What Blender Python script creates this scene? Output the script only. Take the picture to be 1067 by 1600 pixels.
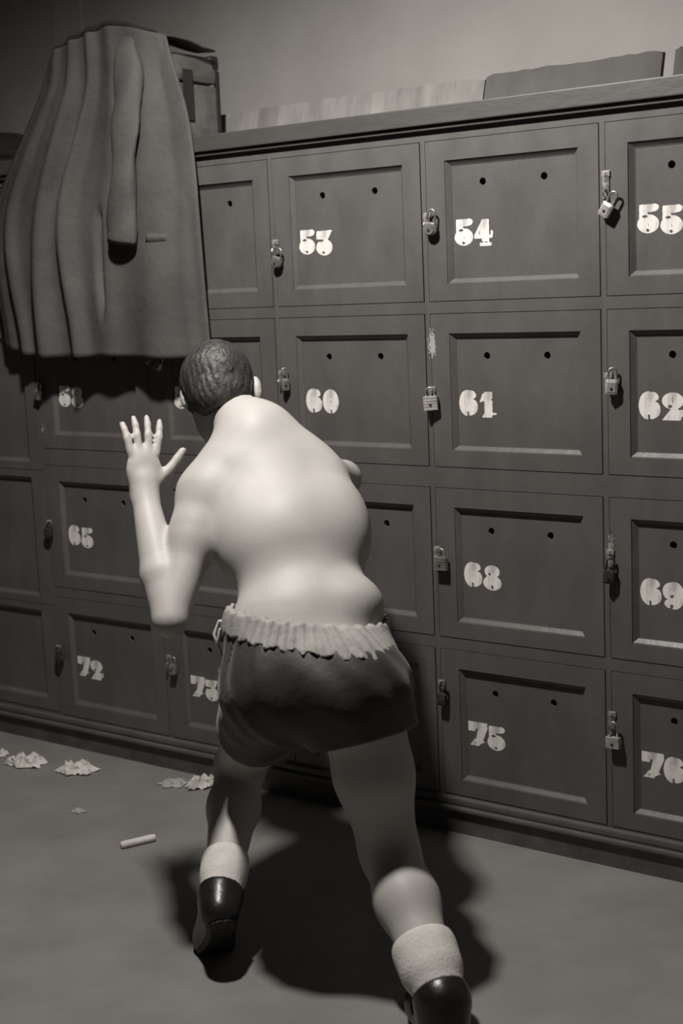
import bpy, bmesh, math, random
import numpy as np
from mathutils import Vector, Matrix
from mathutils.geometry import tessellate_polygon

for o in list(bpy.data.objects):
    bpy.data.objects.remove(o)
SC = bpy.context.scene
COL = SC.collection
PI = math.pi

# ------------------------------------------------------------------ camera
cam = bpy.data.cameras.new('camera')
cam.sensor_fit = 'VERTICAL'
cam.sensor_height = 36.0
cam.sensor_width = 24.0
cam.lens = 50.0
cam.clip_start = 0.05
cam.dof.use_dof = True
cam.dof.focus_distance = 3.35
cam.dof.aperture_fstop = 3.5
cam_o = bpy.data.objects.new('camera', cam)
COL.objects.link(cam_o)
cam_o.location = (1.86539, -3.02497, 1.41873)
cam_o.rotation_euler = (1.4143305, 0.0409354, 0.6262262)
SC.camera = cam_o

# ------------------------------------------------------------------ world, light, exposure
world = bpy.data.worlds.new('world')
SC.world = world
world.use_nodes = True
world.node_tree.nodes['Background'].inputs[0].default_value = (1, 0.95, 0.9, 1)
world.node_tree.nodes['Background'].inputs[1].default_value = 0.0

LAMP_POS = (-0.05, -1.12, 2.75)
sp = bpy.data.lights.new('shaded_lamp', 'SPOT')
sp.energy = 208
sp.color = (1.0, 0.965, 0.92)
sp.spot_size = math.radians(164)
sp.spot_blend = 0.82
sp.shadow_soft_size = 0.07
lamp = bpy.data.objects.new('shaded_lamp', sp)
COL.objects.link(lamp)
lamp.location = LAMP_POS
lamp.rotation_euler = (math.radians(8), math.radians(0), 0)

SC.view_settings.view_transform = 'Standard'
SC.view_settings.look = 'None'
SC.view_settings.gamma = 1.0
SC.view_settings.use_curve_mapping = False
SC.view_settings.exposure = 0.0


# ------------------------------------------------------------------ materials
WARM = (1.0, 0.953, 0.905)


def grey(v, tint=WARM):
    return (v * tint[0], v * tint[1], v * tint[2], 1)


def material(name, v, rough=0.6, v2=None, scale=8.0, detail=6.0, bump=0.0, bscale=60.0, metal=0.0,
             stretch=(1, 1, 1), lo=0.35, hi=0.65, spec=0.5, sheen=0.0):
    """grey paint / cloth / plaster: base value v blending to v2 through object-space noise, optional bump"""
    m = bpy.data.materials.new(name)
    m.use_nodes = True
    nt = m.node_tree
    b = nt.nodes['Principled BSDF']
    b.inputs['Base Color'].default_value = grey(v)
    b.inputs['Roughness'].default_value = rough
    b.inputs['Metallic'].default_value = metal
    b.inputs['Specular IOR Level'].default_value = spec
    if sheen:
        b.inputs['Sheen Weight'].default_value = sheen
    tc = nt.nodes.new('ShaderNodeTexCoord')
    mp = nt.nodes.new('ShaderNodeMapping')
    mp.inputs['Scale'].default_value = stretch
    nt.links.new(tc.outputs['Object'], mp.inputs['Vector'])
    if v2 is not None:
        n = nt.nodes.new('ShaderNodeTexNoise')
        n.inputs['Scale'].default_value = scale
        n.inputs['Detail'].default_value = detail
        n.inputs['Roughness'].default_value = 0.6
        nt.links.new(mp.outputs['Vector'], n.inputs['Vector'])
        r = nt.nodes.new('ShaderNodeValToRGB')
        r.color_ramp.elements[0].position = lo
        r.color_ramp.elements[0].color = grey(v)
        r.color_ramp.elements[1].position = hi
        r.color_ramp.elements[1].color = grey(v2)
        nt.links.new(n.outputs['Fac'], r.inputs['Fac'])
        nt.links.new(r.outputs['Color'], b.inputs['Base Color'])
    if bump:
        n2 = nt.nodes.new('ShaderNodeTexNoise')
        n2.inputs['Scale'].default_value = bscale
        n2.inputs['Detail'].default_value = 4
        nt.links.new(mp.outputs['Vector'], n2.inputs['Vector'])
        bp = nt.nodes.new('ShaderNodeBump')
        bp.inputs['Strength'].default_value = bump
        bp.inputs['Distance'].default_value = 0.01
        nt.links.new(n2.outputs['Fac'], bp.inputs['Height'])
        nt.links.new(bp.outputs['Normal'], b.inputs['Normal'])
    return m


M = {}
M['paint'] = material('locker_paint', 0.098, 0.42, 0.125, 9, 8, 0.10, 45, stretch=(1, 1, 0.5))
M['paint_dark'] = material('plinth_paint', 0.07, 0.5, 0.11, 14, 8, 0.15, 50)
M['cornice'] = material('cornice_paint', 0.06, 0.5, 0.085, 7, 8, 0.12, 50, stretch=(0.4, 1, 1))
M['dark'] = material('dark_interior', 0.01, 0.9)
M['white'] = material('stencil_white', 0.55, 0.7, 0.90, 42, 6, 0.0, stretch=(1.0, 1, 0.35), lo=0.36, hi=0.52)
M['wall'] = material('wall_plaster', 0.36, 0.85, 0.45, 2.2, 8, 0.12, 25, lo=0.3, hi=0.7)
M['ceiling'] = material('ceiling_plaster', 0.25, 0.9, 0.3, 2, 4)
M['farwall'] = material('dim_wall_paint', 0.10, 0.9, 0.13, 2, 4)
M['floor'] = material('concrete_floor', 0.175, 0.75, 0.245, 3.2, 10, 0.14, 30, lo=0.3, hi=0.7)
M['steel'] = material('padlock_steel', 0.55, 0.38, 0.30, 60, 4, 0.1, 90, metal=0.75)
M['brass'] = material('padlock_pale', 0.75, 0.35, 0.5, 60, 4, 0.05, 90, metal=0.55)
M['darklock'] = material('padlock_dark', 0.045, 0.45, 0.08, 50, 4, 0.05, 90, metal=0.4)
M['hasp'] = material('hasp_worn', 0.12, 0.5, 0.42, 55, 5, 0.1, 80, metal=0.3, lo=0.42, hi=0.6)
M['board_pale'] = material('board_pale', 0.17, 0.85, 0.34, 9, 6, 0.15, 30, stretch=(1.6, 1, 0.25), lo=0.3, hi=0.7)
M['board_dark'] = material('board_dark', 0.08, 0.8, 0.12, 6, 6, 0.15, 30, stretch=(1, 1, 0.4))
M['skin'] = material('skin', 0.44, 0.55, 0.50, 5, 4, 0.03, 180)
M['hair'] = material('hair', 0.03, 0.5, 0.06, 60, 4, 0.5, 110, stretch=(1, 1, 0.4))
M['shorts'] = material('satin_shorts', 0.02, 0.6, 0.03, 12, 3, 0.3, 25, sheen=0.2)
M['band'] = material('waistband_cloth', 0.27, 0.8, 0.38, 30, 3, 0.15, 90, stretch=(1, 1, 0.3))
M['sock'] = material('white_sock', 0.66, 0.9, 0.74, 40, 3, 0.2, 160)
M['boot'] = material('black_leather', 0.012, 0.32, 0.02, 20, 3, 0.1, 70)
M['sole'] = material('boot_sole', 0.02, 0.6)
M['cord'] = material('white_cord', 0.7, 0.8)
M['coat'] = material('raincoat_cloth', 0.065, 0.75, 0.095, 6, 6, 0.15, 60)
M['lining'] = material('coat_lining', 0.015, 0.9)
M['case'] = material('suitcase_leather', 0.10, 0.55, 0.19, 9, 6, 0.15, 50)
M['casedark'] = material('suitcase_trim', 0.018, 0.45, 0.03, 20, 3)
M['bundle'] = material('black_wool', 0.012, 0.95, 0.02, 30, 4, 0.6, 60)
M['paper'] = material('crumpled_paper', 0.62, 0.85, 0.78, 25, 3)
M['paper_grey'] = material('grey_paper', 0.36, 0.9, 0.44, 20, 3)
M['eye'] = material('eye_white', 0.6, 0.2)


# ------------------------------------------------------------------ helpers
def link(name, me, m=None, parent=None, smooth=False):
    o = bpy.data.objects.new(name, me)
    COL.objects.link(o)
    if m is not None and not me.materials:
        me.materials.append(M[m] if isinstance(m, str) else m)
    if parent is not None:
        o.parent = parent
    if smooth:
        me.shade_smooth()
    return o


def from_bm(name, bm, m=None, parent=None, smooth=False):
    me = bpy.data.meshes.new(name)
    bmesh.ops.recalc_face_normals(bm, faces=bm.faces)
    bm.to_mesh(me)
    bm.free()
    return link(name, me, m, parent, smooth)


def mesh_of(name, verts, faces, m=None, smooth=False):
    me = bpy.data.meshes.new(name)
    me.from_pydata([tuple(v) for v in verts], [], faces)
    me.update()
    if m is not None:
        me.materials.append(M[m])
    if smooth:
        me.shade_smooth()
    return me


def box(bm, x0, x1, y0, y1, z0, z1, bevel=0.0):
    r = bmesh.ops.create_cube(bm, size=1.0)
    vs = r['verts']
    bmesh.ops.scale(bm, vec=(x1 - x0, y1 - y0, z1 - z0), verts=vs)
    bmesh.ops.translate(bm, vec=((x0 + x1) / 2, (y0 + y1) / 2, (z0 + z1) / 2), verts=vs)
    if bevel:
        es = list({e for v in vs for e in v.link_edges})
        bmesh.ops.bevel(bm, geom=es, offset=bevel, segments=2, profile=0.6, affect='EDGES')
    return vs


def tube(bm, pts, rad, seg=8, cap=True, flat=1.0, up=Vector((0, -1, 0))):
    """sweep an elliptical ring along pts; rad a number or list; flat scales the ring along its second axis"""
    n = len(pts)
    pts = [Vector(p) for p in pts]
    rads = rad if isinstance(rad, (list, tuple)) else [rad] * n
    rings = []
    for i, p in enumerate(pts):
        t = (pts[min(i + 1, n - 1)] - pts[max(i - 1, 0)]).normalized()
        a = t.cross(up)
        if a.length < 1e-4:
            a = t.cross(Vector((1, 0, 0)))
        a.normalize()
        b = a.cross(t).normalized()
        rings.append([bm.verts.new(p + a * (math.cos(2 * PI * k / seg) * rads[i]) +
                                   b * (math.sin(2 * PI * k / seg) * rads[i] * flat)) for k in range(seg)])
    for i in range(n - 1):
        for k in range(seg):
            bm.faces.new((rings[i][k], rings[i][(k + 1) % seg], rings[i + 1][(k + 1) % seg], rings[i + 1][k]))
    if cap:
        bm.faces.new(rings[0])
        bm.faces.new(list(reversed(rings[-1])))
    return rings


def empty(name, loc, label, cat, group=None):
    o = bpy.data.objects.new(name, None)
    o.empty_display_size = 0.05
    COL.objects.link(o)
    o.location = loc
    tag(o, label, cat, group)
    return o


def tag(o, label, cat, group=None):
    o['label'] = label
    o['category'] = cat
    if group:
        o['group'] = group
    return o


def structure(o):
    o['kind'] = 'structure'
    return o


# ------------------------------------------------------------------ the room shell
RX0, RX1, RY0, RY1, RZ = -3.4, 2.9, -4.2, 0.5, 3.25
bm = bmesh.new(); box(bm, RX0, RX1, RY0, RY1 + 0.12, -0.1, 0.0); structure(from_bm('floor', bm, 'floor'))
bm = bmesh.new(); box(bm, RX0, RX1, RY0, RY1 + 0.12, RZ, RZ + 0.1); structure(from_bm('ceiling', bm, 'ceiling'))
bm = bmesh.new(); box(bm, RX0, RX1, RY1, RY1 + 0.12, 0.0, RZ); structure(from_bm('wall_back', bm, 'wall'))
bm = bmesh.new(); box(bm, RX0 - 0.12, RX0, RY0, RY1 + 0.12, 0.0, RZ); structure(from_bm('wall_left', bm, 'farwall'))
bm = bmesh.new(); box(bm, RX1, RX1 + 0.12, RY0, RY1 + 0.12, 0.0, RZ); structure(from_bm('wall_right', bm, 'farwall'))
bm = bmesh.new(); box(bm, RX0, RX1, RY0 - 0.12, RY0, 0.0, RZ); structure(from_bm('wall_front', bm, 'farwall'))
# shallow boxed-in pipe chase on the plaster above the coat
bm = bmesh.new(); box(bm, -1.84, -1.70, RY1 - 0.012, RY1, 1.86, RZ, 0.003); structure(from_bm('trim_1', bm, 'wall'))

# ------------------------------------------------------------------ lockers
PITCH = 0.48
PW = 0.3575                       # visible panel width
ROWS = [(1.713, 1.417), (1.296, 1.004), (0.860, 0.563), (0.440, 0.142)]   # panel top / bottom
DL, DR = -0.054, PW + 0.051       # door edges relative to the panel's left edge
DB, DT = 0.041, 0.048             # door below / above the panel
CELLS = [(1.5775, 1.787), ]
ZB = [1.7870, 1.3555, 0.9325, 0.5035, 0.0950]      # carcass boundaries from the top down
FRAME_D = 0.45


def ring_frame(bm, o, i, y0, y1, bev=0.0):
    """rectangular picture-frame: outer rect o, inner rect i (x0,x1,z0,z1), front at y0, back at y1"""
    def rect(r, y):
        x0, x1, z0, z1 = r
        return [bm.verts.new((x, y, z)) for x, z in ((x0, z0), (x1, z0), (x1, z1), (x0, z1))]
    of, inf, ob, ib = rect(o, y0), rect(i, y0), rect(o, y1), rect(i, y1)
    for k in range(4):
        j = (k + 1) % 4
        bm.faces.new((of[k], of[j], inf[j], inf[k]))
        bm.faces.new((ob[k], ib[k], ib[j], ob[j]))
        bm.faces.new((of[k], ob[k], ob[j], of[j]))
        bm.faces.new((inf[k], inf[j], ib[j], ib[k]))


def moulding_ring(bm, r, prof):
    """sweep a profile [(inset, y)] around rectangle r with mitred corners"""
    loops = []
    x0, x1, z0, z1 = r
    for ins, y in prof:
        loops.append([bm.verts.new((x, y, z)) for x, z in
                      ((x0 + ins, z0 + ins), (x1 - ins, z0 + ins), (x1 - ins, z1 - ins), (x0 + ins, z1 - ins))])
    for a, b in zip(loops[:-1], loops[1:]):
        for k in range(4):
            j = (k + 1) % 4
            bm.faces.new((a[k], a[j], b[j], b[k]))


def panel_mesh(name, r, holes, y=0.0122, th=0.006):
    """flat panel with drilled round vent holes"""
    x0, x1, z0, z1 = r
    loops = [[Vector((x0, 0, z0)), Vector((x1, 0, z0)), Vector((x1, 0, z1)), Vector((x0, 0, z1))]]
    for hx, hz, hr in holes:
        loops.append([Vector((hx + hr * math.cos(-2 * PI * k / 14), 0, hz + hr * math.sin(-2 * PI * k / 14))) for k in range(14)])
    flat = [p for l in loops for p in l]
    tris = tessellate_polygon([[Vector((p.x, p.z, 0)) for p in l] for l in loops])
    n = len(flat)
    verts = [(p.x, y, p.z) for p in flat] + [(p.x, y + th, p.z) for p in flat]
    faces = [tuple(t) for t in tris] + [tuple(n + i for i in reversed(t)) for t in tris]
    s = 0
    for l in loops:
        for k in range(len(l)):
            a, b = s + k, s + (k + 1) % len(l)
            faces.append((a, b, n + b, n + a))
        s += len(l)
    bm = bmesh.new()
    me = mesh_of(name, verts, faces, 'paint')
    bm.from_mesh(me)
    bmesh.ops.recalc_face_normals(bm, faces=bm.faces)
    bm.to_mesh(me)
    bm.free()
    return me


PROF = [(0.0, 0.0), (0.0004, 0.0028), (0.002, 0.0030), (0.0115, 0.0108), (0.0125, 0.0108), (0.0130, 0.0125)]


def row_meshes(row):
    top, bot = ROWS[row]
    zu, zl = ZB[row], ZB[row + 1]
    d = (DL, DR, bot - DB, top + DT)
    p = (0.0, PW, bot, top)
    out = {}
    # carcass: face frame plus a dark box behind it
    c = (DL - 0.010, PITCH + DL - 0.010, zl, zu)
    bm = bmesh.new()
    ring_frame(bm, c, (d[0] - 0.002, d[1] + 0.002, d[2] - 0.0016, d[3] + 0.0016), 0.0015, 0.022)
    box(bm, c[0] + 0.001, c[0] + 0.008, 0.0225, FRAME_D, zl + 0.001, zu - 0.001)
    box(bm, c[1] - 0.008, c[1] - 0.001, 0.0225, FRAME_D, zl + 0.001, zu - 0.001)
    box(bm, c[0] + 0.008, c[1] - 0.008, 0.0225, FRAME_D, zl + 0.001, zl + 0.008)
    box(bm, c[0] + 0.008, c[1] - 0.008, 0.0225, FRAME_D, zu - 0.008, zu - 0.001)
    box(bm, c[0] + 0.008, c[1] - 0.008, FRAME_D - 0.008, FRAME_D, zl + 0.008, zu - 0.008)
    me = bpy.data.meshes.new('carcass')
    bmesh.ops.recalc_face_normals(bm, faces=bm.faces)
    bm.to_mesh(me); bm.free(); me.materials.append(M['paint'])
    out['carcass'] = me
    bm = bmesh.new()
    ring_frame(bm, d, p, 0.0, 0.020)
    moulding_ring(bm, p, PROF)
    bmesh.ops.recalc_face_normals(bm, faces=bm.faces)
    me = bpy.data.meshes.new('door')
    bm.to_mesh(me); bm.free(); me.materials.append(M['paint'])
    out['door'] = me
    hz = top - 0.056
    out['panel'] = panel_mesh('panel', (0.010, PW - 0.010, bot + 0.010, top - 0.010),
                              [(0.099, hz, 0.0088), (0.264, hz, 0.0088)])
    return out


# ---- stencil numerals: fat-face figures traced as fields and contoured into thin raised paint
def EL(cx, cy, rx, ry):
    return lambda x, y: (1 - np.sqrt(((x - cx) / rx) ** 2 + ((y - cy) / ry) ** 2)) * min(rx, ry)


def BX(x0, x1, y0, y1):
    return lambda x, y: np.minimum(np.minimum(x - x0, x1 - x), np.minimum(y - y0, y1 - y))


def PG(*pts):
    """convex polygon, counter-clockwise"""
    def f(x, y):
        r = np.full_like(x, 9.0)
        for (ax, ay), (bx, by) in zip(pts, pts[1:] + pts[:1]):
            l = math.hypot(bx - ax, by - ay)
            r = np.minimum(r, ((bx - ax) * (y - ay) - (by - ay) * (x - ax)) / l)
        return r
    return f


GL = {
    '0': ([EL(.42, .5, .42, .51)], [BX(.395, .465, -.1, .16), BX(.425, .450, .30, .78)]),
    '6': ([EL(.37, .5, .37, .51), EL(.48, .355, .37, .345), EL(.53, .80, .25, .19), BX(.3, .62, .3, .7)],
          [EL(.90, .655, .26, .052), BX(.36, .44, -.1, .17), BX(.40, .418, .30, .62)]),
    '9': ([EL(.48, .5, .37, .51), EL(.37, .645, .37, .345), EL(.32, .20, .25, .19), BX(.2, .52, .3, .7)],
          [EL(-.05, .345, .24, .05), EL(.36, .46, .065, .055), EL(.36, .09, .06, .075), BX(.43, .448, .40, .72)]),
    '8': ([EL(.42, .74, .345, .26), EL(.42, .29, .42, .30)],
          [BX(.37, .46, .03, .20), EL(.30, .64, .055, .06), BX(.42, .438, .30, .45), BX(.41, .428, .70, .88)]),
    '5': ([BX(.08, .62, .72, .99), EL(.66, .87, .17, .13), BX(.08, .40, .42, .9), EL(.42, .315, .42, .325)],
          [EL(.30, .575, .11, .05), EL(.40, .09, .06, .06), BX(.415, .435, .22, .42)]),
    '3': ([PG((.03, .66), (.55, .62), (.66, .68), (.86, 1.0), (.05, .98)), BX(.35, .62, .5, .75), EL(.43, .315, .42, .33)],
          [EL(.24, .59, .17, .05), EL(.38, .10, .065, .06), BX(.43, .45, .22, .42)]),
    '4': ([BX(.34, .66, .12, 1.0), PG((0, .30), (.5, .27), (.5, .98), (.34, .95), (.0, .42)), BX(.0, .82, .29, .41),
           EL(.78, .50, .05, .2), BX(.24, .76, .0, .13)],
          [BX(.20, .235, .44, .58), EL(.50, .145, .20, .018), BX(.69, .86, .57, .75)]),
    '1': ([BX(.26, .62, .10, 1.0), PG((.04, .58), (.32, .66), (.32, .98), (.18, .92)), PG((.14, .0), (.60, .0), (.62, .16), (.24, .16)),
           BX(.5, .80, .10, .19)],
          [PG((.52, .70), (.75, .62), (.75, .78)), EL(.78, .06, .1, .05)]),
    '2': ([EL(.44, .70, .42, .30), PG((.02, .0), (.72, .0), (.80, .17), (.55, .55), (.35, .40)), BX(.45, .90, .16, .38),
           PG((.55, .42), (.80, .55), (.86, .70), (.5, .6))],
          [EL(.33, .50, .075, .06), EL(.06, .36, .15, .05), BX(.42, .44, .58, .86)]),
    '7': ([BX(.0, .90, .72, 1.0), BX(.0, .34, .60, .8), PG((.30, .10), (.62, .10), (.92, .80), (.46, .72)),
           PG((.06, .0), (.50, .0), (.62, .22), (.30, .30)), PG((.45, .12), (.80, .17), (.60, .32), (.4, .2))],
          [EL(.30, .115, .13, .016)]),
}


def contour(fn, x0, x1, y0, y1, nx, ny):
    """marching squares -> filled 2D polygons as verts and faces"""
    xs = np.linspace(x0, x1, nx); ys = np.linspace(y0, y1, ny)
    X, Y = np.meshgrid(xs, ys, indexing='ij')
    F = fn(X, Y)
    verts, faces, vid = [], [], {}

    def vert(key, p):
        if key not in vid:
            vid[key] = len(verts)
            verts.append(p)
        return vid[key]
    for i in range(nx - 1):
        for j in range(ny - 1):
            c = [(i, j), (i + 1, j), (i + 1, j + 1), (i, j + 1)]
            v = [F[a] for a in c]
            if max(v) <= 0:
                continue
            poly = []
            for k in range(4):
                a, b = c[k], c[(k + 1) % 4]
                fa, fb = v[k], v[(k + 1) % 4]
                if fa > 0:
                    poly.append(vert(a, (xs[a[0]], ys[a[1]])))
                if (fa > 0) != (fb > 0):
                    t = fa / (fa - fb)
                    key = (min(a, b), max(a, b))
                    poly.append(vert(key, (xs[a[0]] + t * (xs[b[0]] - xs[a[0]]), ys[a[1]] + t * (ys[b[1]] - ys[a[1]]))))
            if len(poly) >= 3:
                faces.append(poly)
    return verts, faces


def glyph_mesh(ch):
    pos, neg = GL[ch]

    def fn(x, y):
        f = np.full_like(x, -1.0)
        for p in pos:
            f = np.maximum(f, p(x, y))
        for q in neg:
            f = np.minimum(f, -q(x, y))
        f = f + 0.006 * np.sin(x * 37 + 3 * y) * np.sin(y * 29)
        return f
    v, fc = contour(fn, -.05, 1.0, -.05, 1.05, 36, 38)
    H, Y = 0.0635, 0.0119
    me = mesh_of('numeral', [(x * 0.0625, Y, y * H) for x, y in v], [list(reversed(f)) for f in fc], 'white')
    bm = bmesh.new()
    bm.from_mesh(me)
    bmesh.ops.recalc_face_normals(bm, faces=bm.faces)
    if sum(f.normal.y for f in bm.faces) > 0:
        bmesh.ops.reverse_faces(bm, faces=bm.faces)
    bm.to_mesh(me); bm.free()
    return me


GLY = {c: glyph_mesh(c) for c in '0123456789'}
RM = [row_meshes(r) for r in range(4)]


def hasp_mesh(l):
    bm = bmesh.new()
    box(bm, -0.0085, 0.0085, -0.0035, -0.0003, -l, 0.0, 0.0015)
    box(bm, -0.0105, 0.0105, -0.0045, -0.0003, -0.014, 0.0, 0.0012)
    for zz in (-0.004, -0.010):
        r = bmesh.ops.create_icosphere(bm, subdivisions=1, radius=0.0022)
        bmesh.ops.translate(bm, vec=(0, -0.0045, zz), verts=r['verts'])
    me = bpy.data.meshes.new('hasp')
    bmesh.ops.recalc_face_normals(bm, faces=bm.faces)
    bm.to_mesh(me); bm.free()
    return me


def staple_mesh():
    bm = bmesh.new()
    pts = [(0, 0.0, 0.008), (0, -0.009, 0.008)] + \
          [(0, -0.009 - 0.008 * math.sin(a), 0.008 * math.cos(a)) for a in (PI * .25, PI * .5, PI * .75)] + [(0, -0.009, -0.008), (0, 0.0, -0.008)]
    tube(bm, pts, 0.0018, 6, up=Vector((1, 0, 0)))
    me = bpy.data.meshes.new('staple')
    bmesh.ops.recalc_face_normals(bm, faces=bm.faces)
    bm.to_mesh(me); bm.free(); me.materials.append(M['steel'])
    return me


HASP_SHORT, HASP_LONG = hasp_mesh(0.040), hasp_mesh(0.062)
STAPLE = staple_mesh()

WHERE = {
    51: 'dark wooden locker wholly covered by the hanging raincoat, left of locker 52',
    52: 'dark wooden locker in the top row half covered by the hanging raincoat',
    53: 'dark wooden locker stencilled 53 in white, top row with raincoat to its left',
    54: 'dark wooden locker stencilled 54 in white, top row under the weathered boards',
    55: 'dark wooden locker stencilled 55 in white, top row at the frame edge',
    58: 'dark wooden locker stencilled 58 in white, in the shadow under the raincoat hem',
    59: 'dark wooden locker stencilled 59 in white, beside the man\'s head',
    60: 'dark wooden locker stencilled 60 in white, just right of the man\'s head',
    61: 'dark wooden locker stencilled 61 in white, pale scuff above its padlock',
    62: 'dark wooden locker stencilled 62 in white, second row at the frame edge',
    65: 'dark wooden locker stencilled 65 in white, left of the raised forearm',
    66: 'dark wooden locker hidden behind the man\'s raised arm, right of locker 65',
    67: 'dark wooden locker mostly behind the man\'s back, left of locker 68',
    68: 'dark wooden locker stencilled 68 in white, third row right of the man',
    69: 'dark wooden locker stencilled 69 in white, third row at the frame edge',
    72: 'dark wooden locker stencilled 72 in white, bottom row at left',
    73: 'dark wooden locker stencilled 73 in white, bottom row beside the dangling drawstring',
    74: 'dark wooden locker in the bottom row behind the man\'s hips and thigh',
    75: 'dark wooden locker stencilled 75 in white, bottom row right of the man',
    76: 'dark wooden locker stencilled 76 in white, bottom row at the frame edge',
}
NUMS = {1: (51, 58, 65, 72), 2: (52, 59, 66, 73), 3: (53, 60, 67, 74), 4: (54, 61, 68, 75), 5: (55, 62, 69, 76)}
HASP_Z = {53: 1.552, 54: 1.592, 55: 1.655, 58: 1.168, 59: 1.26, 60: 1.205, 61: 1.165, 62: 1.20, 65: 0.735, 66: 0.735,
          68: 0.757, 69: 0.785, 72: 0.33, 73: 0.355, 75: 0.405, 76: 0.39, 51: 1.57, 52: 1.56, 67: 0.75, 74: 0.38}
LOCKER = {}
for c, nums in NUMS.items():
    for r, n in enumerate(nums):
        lk = empty('locker', ((c - 4) * PITCH, 0, 0), WHERE[n], 'locker', 'numbered wooden lockers')
        LOCKER[n] = lk
        link('carcass', RM[r]['carcass'], None, lk)
        d = link('door', RM[r]['door'], None, lk)
        link('panel', RM[r]['panel'], None, d)
        zn = ROWS[r][0] - 0.203
        for k, ch in enumerate(str(n)):
            g = link('numeral', GLY[ch], None, d)
            g.location = (0.0165 + k * 0.0555, 0, zn + random.Random(n * 7 + k).uniform(-.002, .002) - (0.004 if k else 0))
        hp = link('hasp', HASP_LONG if n in (55, 76, 69) else HASP_SHORT, 'hasp', lk)
        hp.location = (-0.0525, 0, HASP_Z[n])
        st = link('staple', STAPLE, None, hp)
        st.location = (0, -0.002, -0.030 if n not in (55, 76, 69) else -0.050)


# pale scuffs of torn paper / flaked paint on the frame
def blob_mesh(name, w, h, seed, y, mname):
    rg = np.random.RandomState(seed)
    ph = rg.uniform(0, 6, 8)

    def fn(x, z):
        rr = np.sqrt((x / w) ** 2 + (z / h) ** 2)
        n = 0.35 * np.sin(9 * x / w + ph[0] + 2 * z / h) + 0.3 * np.sin(13 * z / h + ph[1]) * np.sin(7 * x / w + ph[2]) + 0.25 * np.sin(23 * z / h + 11 * x / w + ph[3])
        return 0.75 - rr + n * 0.6
    v, f = contour(fn, -w, w, -h, h, 22, 30)
    me = mesh_of(name, [(a, y, b) for a, b in v], f, mname)
    if me.polygons and me.polygons[0].normal.y > 0:
        me.flip_normals()
    return me


s = link('paint_scuff', blob_mesh('paint_scuff', 0.013, 0.040, 3, -0.0012, 'paper_grey'), None, LOCKER[61])
s.location = (-0.050, 0, 1.270)
s['label'] = 'pale ragged scuff of torn paper'
s = link('paint_scuff', blob_mesh('paint_scuff', 0.010, 0.022, 5, -0.0012, 'hasp'), None, LOCKER[65])
s.location = (-0.052, 0, 1.025)
s = link('paint_scuff', blob_mesh('paint_scuff', 0.012, 0.030, 8, -0.0012, 'hasp'), None, LOCKER[69])
s.location = (-0.051, 0, 0.80)

# ---- the taller panelled cupboard at the left end of the bank
cup = empty('panelled_cupboard', (-4 * PITCH, 0, 0), 'taller dark panelled cupboard at the left end of the bank of lockers', 'cupboard')
cx0, cx1 = DL - 0.010 - 0.0, PITCH + DL - 0.010
bm = bmesh.new()
ring_frame(bm, (cx0, cx1, ZB[4], ZB[0]), (DL - 0.003, DR + 0.003, ZB[4] + 0.008, ZB[0] - 0.02), 0.0015, 0.022)
box(bm, cx0, cx0 + 0.008, 0.0225, FRAME_D, ZB[4], ZB[0])
box(bm, cx1 - 0.008, cx1, 0.0225, FRAME_D, ZB[4], ZB[0])
box(bm, cx0 + 0.008, cx1 - 0.008, FRAME_D - 0.008, FRAME_D, ZB[4], ZB[0])
from_bm('carcass', bm, 'paint', cup)
tops = [(1.740, 1.352), (1.306, 0.915), (0.868, 0.480), (0.436, 0.143)]
edges = [ZB[0] - 0.023, 1.329, 0.8915, 0.458, ZB[4] + 0.0105]
for k, (zt, zb) in enumerate(tops):
    bm = bmesh.new()
    ring_frame(bm, (DL, DR, edges[k + 1] + 0.001, edges[k] - 0.001), (0.0, PW, zb, zt), 0.0, 0.020)
    moulding_ring(bm, (0.0, PW, zb, zt), PROF)
    d = from_bm('door', bm, 'paint', cup)
    link('panel', panel_mesh('panel', (0.010, PW - 0.010, zb + 0.010, zt - 0.010), []), None, d)

# ---- cornice along the top and plinth along the floor
BX0, BX1 = cx0 - 4 * PITCH, 5 * PITCH + cx1 - 4 * PITCH
cor = empty('locker_cornice', (0, 0, 1.787), 'long dark painted cornice board running along the locker tops', 'moulding')
bm = bmesh.new()
box(bm, BX0, BX1, -0.022, FRAME_D, 0.012, 0.055, 0.003)
from_bm('top_board', bm, 'cornice', cor)
bm = bmesh.new()
box(bm, BX0, BX1, -0.012, 0.03, 0.0005, 0.0115, 0.002)
from_bm('bed_moulding', bm, 'cornice', cor)
pl = empty('locker_plinth', (0, 0, 0), 'dark scuffed plinth with a double bead between lockers and floor', 'plinth')
bm = bmesh.new(); box(bm, BX0, BX1, -0.012, 0.03, 0.0, 0.062, 0.001); from_bm('kick_board', bm, 'paint_dark', pl)
bm = bmesh.new(); box(bm, BX0, BX1, -0.024, 0.03, 0.0622, 0.074, 0.004); from_bm('bead', bm, 'paint', pl)
bm = bmesh.new(); box(bm, BX0, BX1, -0.012, 0.03, 0.0742, 0.0948, 0.006); from_bm('bead', bm, 'paint', pl)


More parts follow.
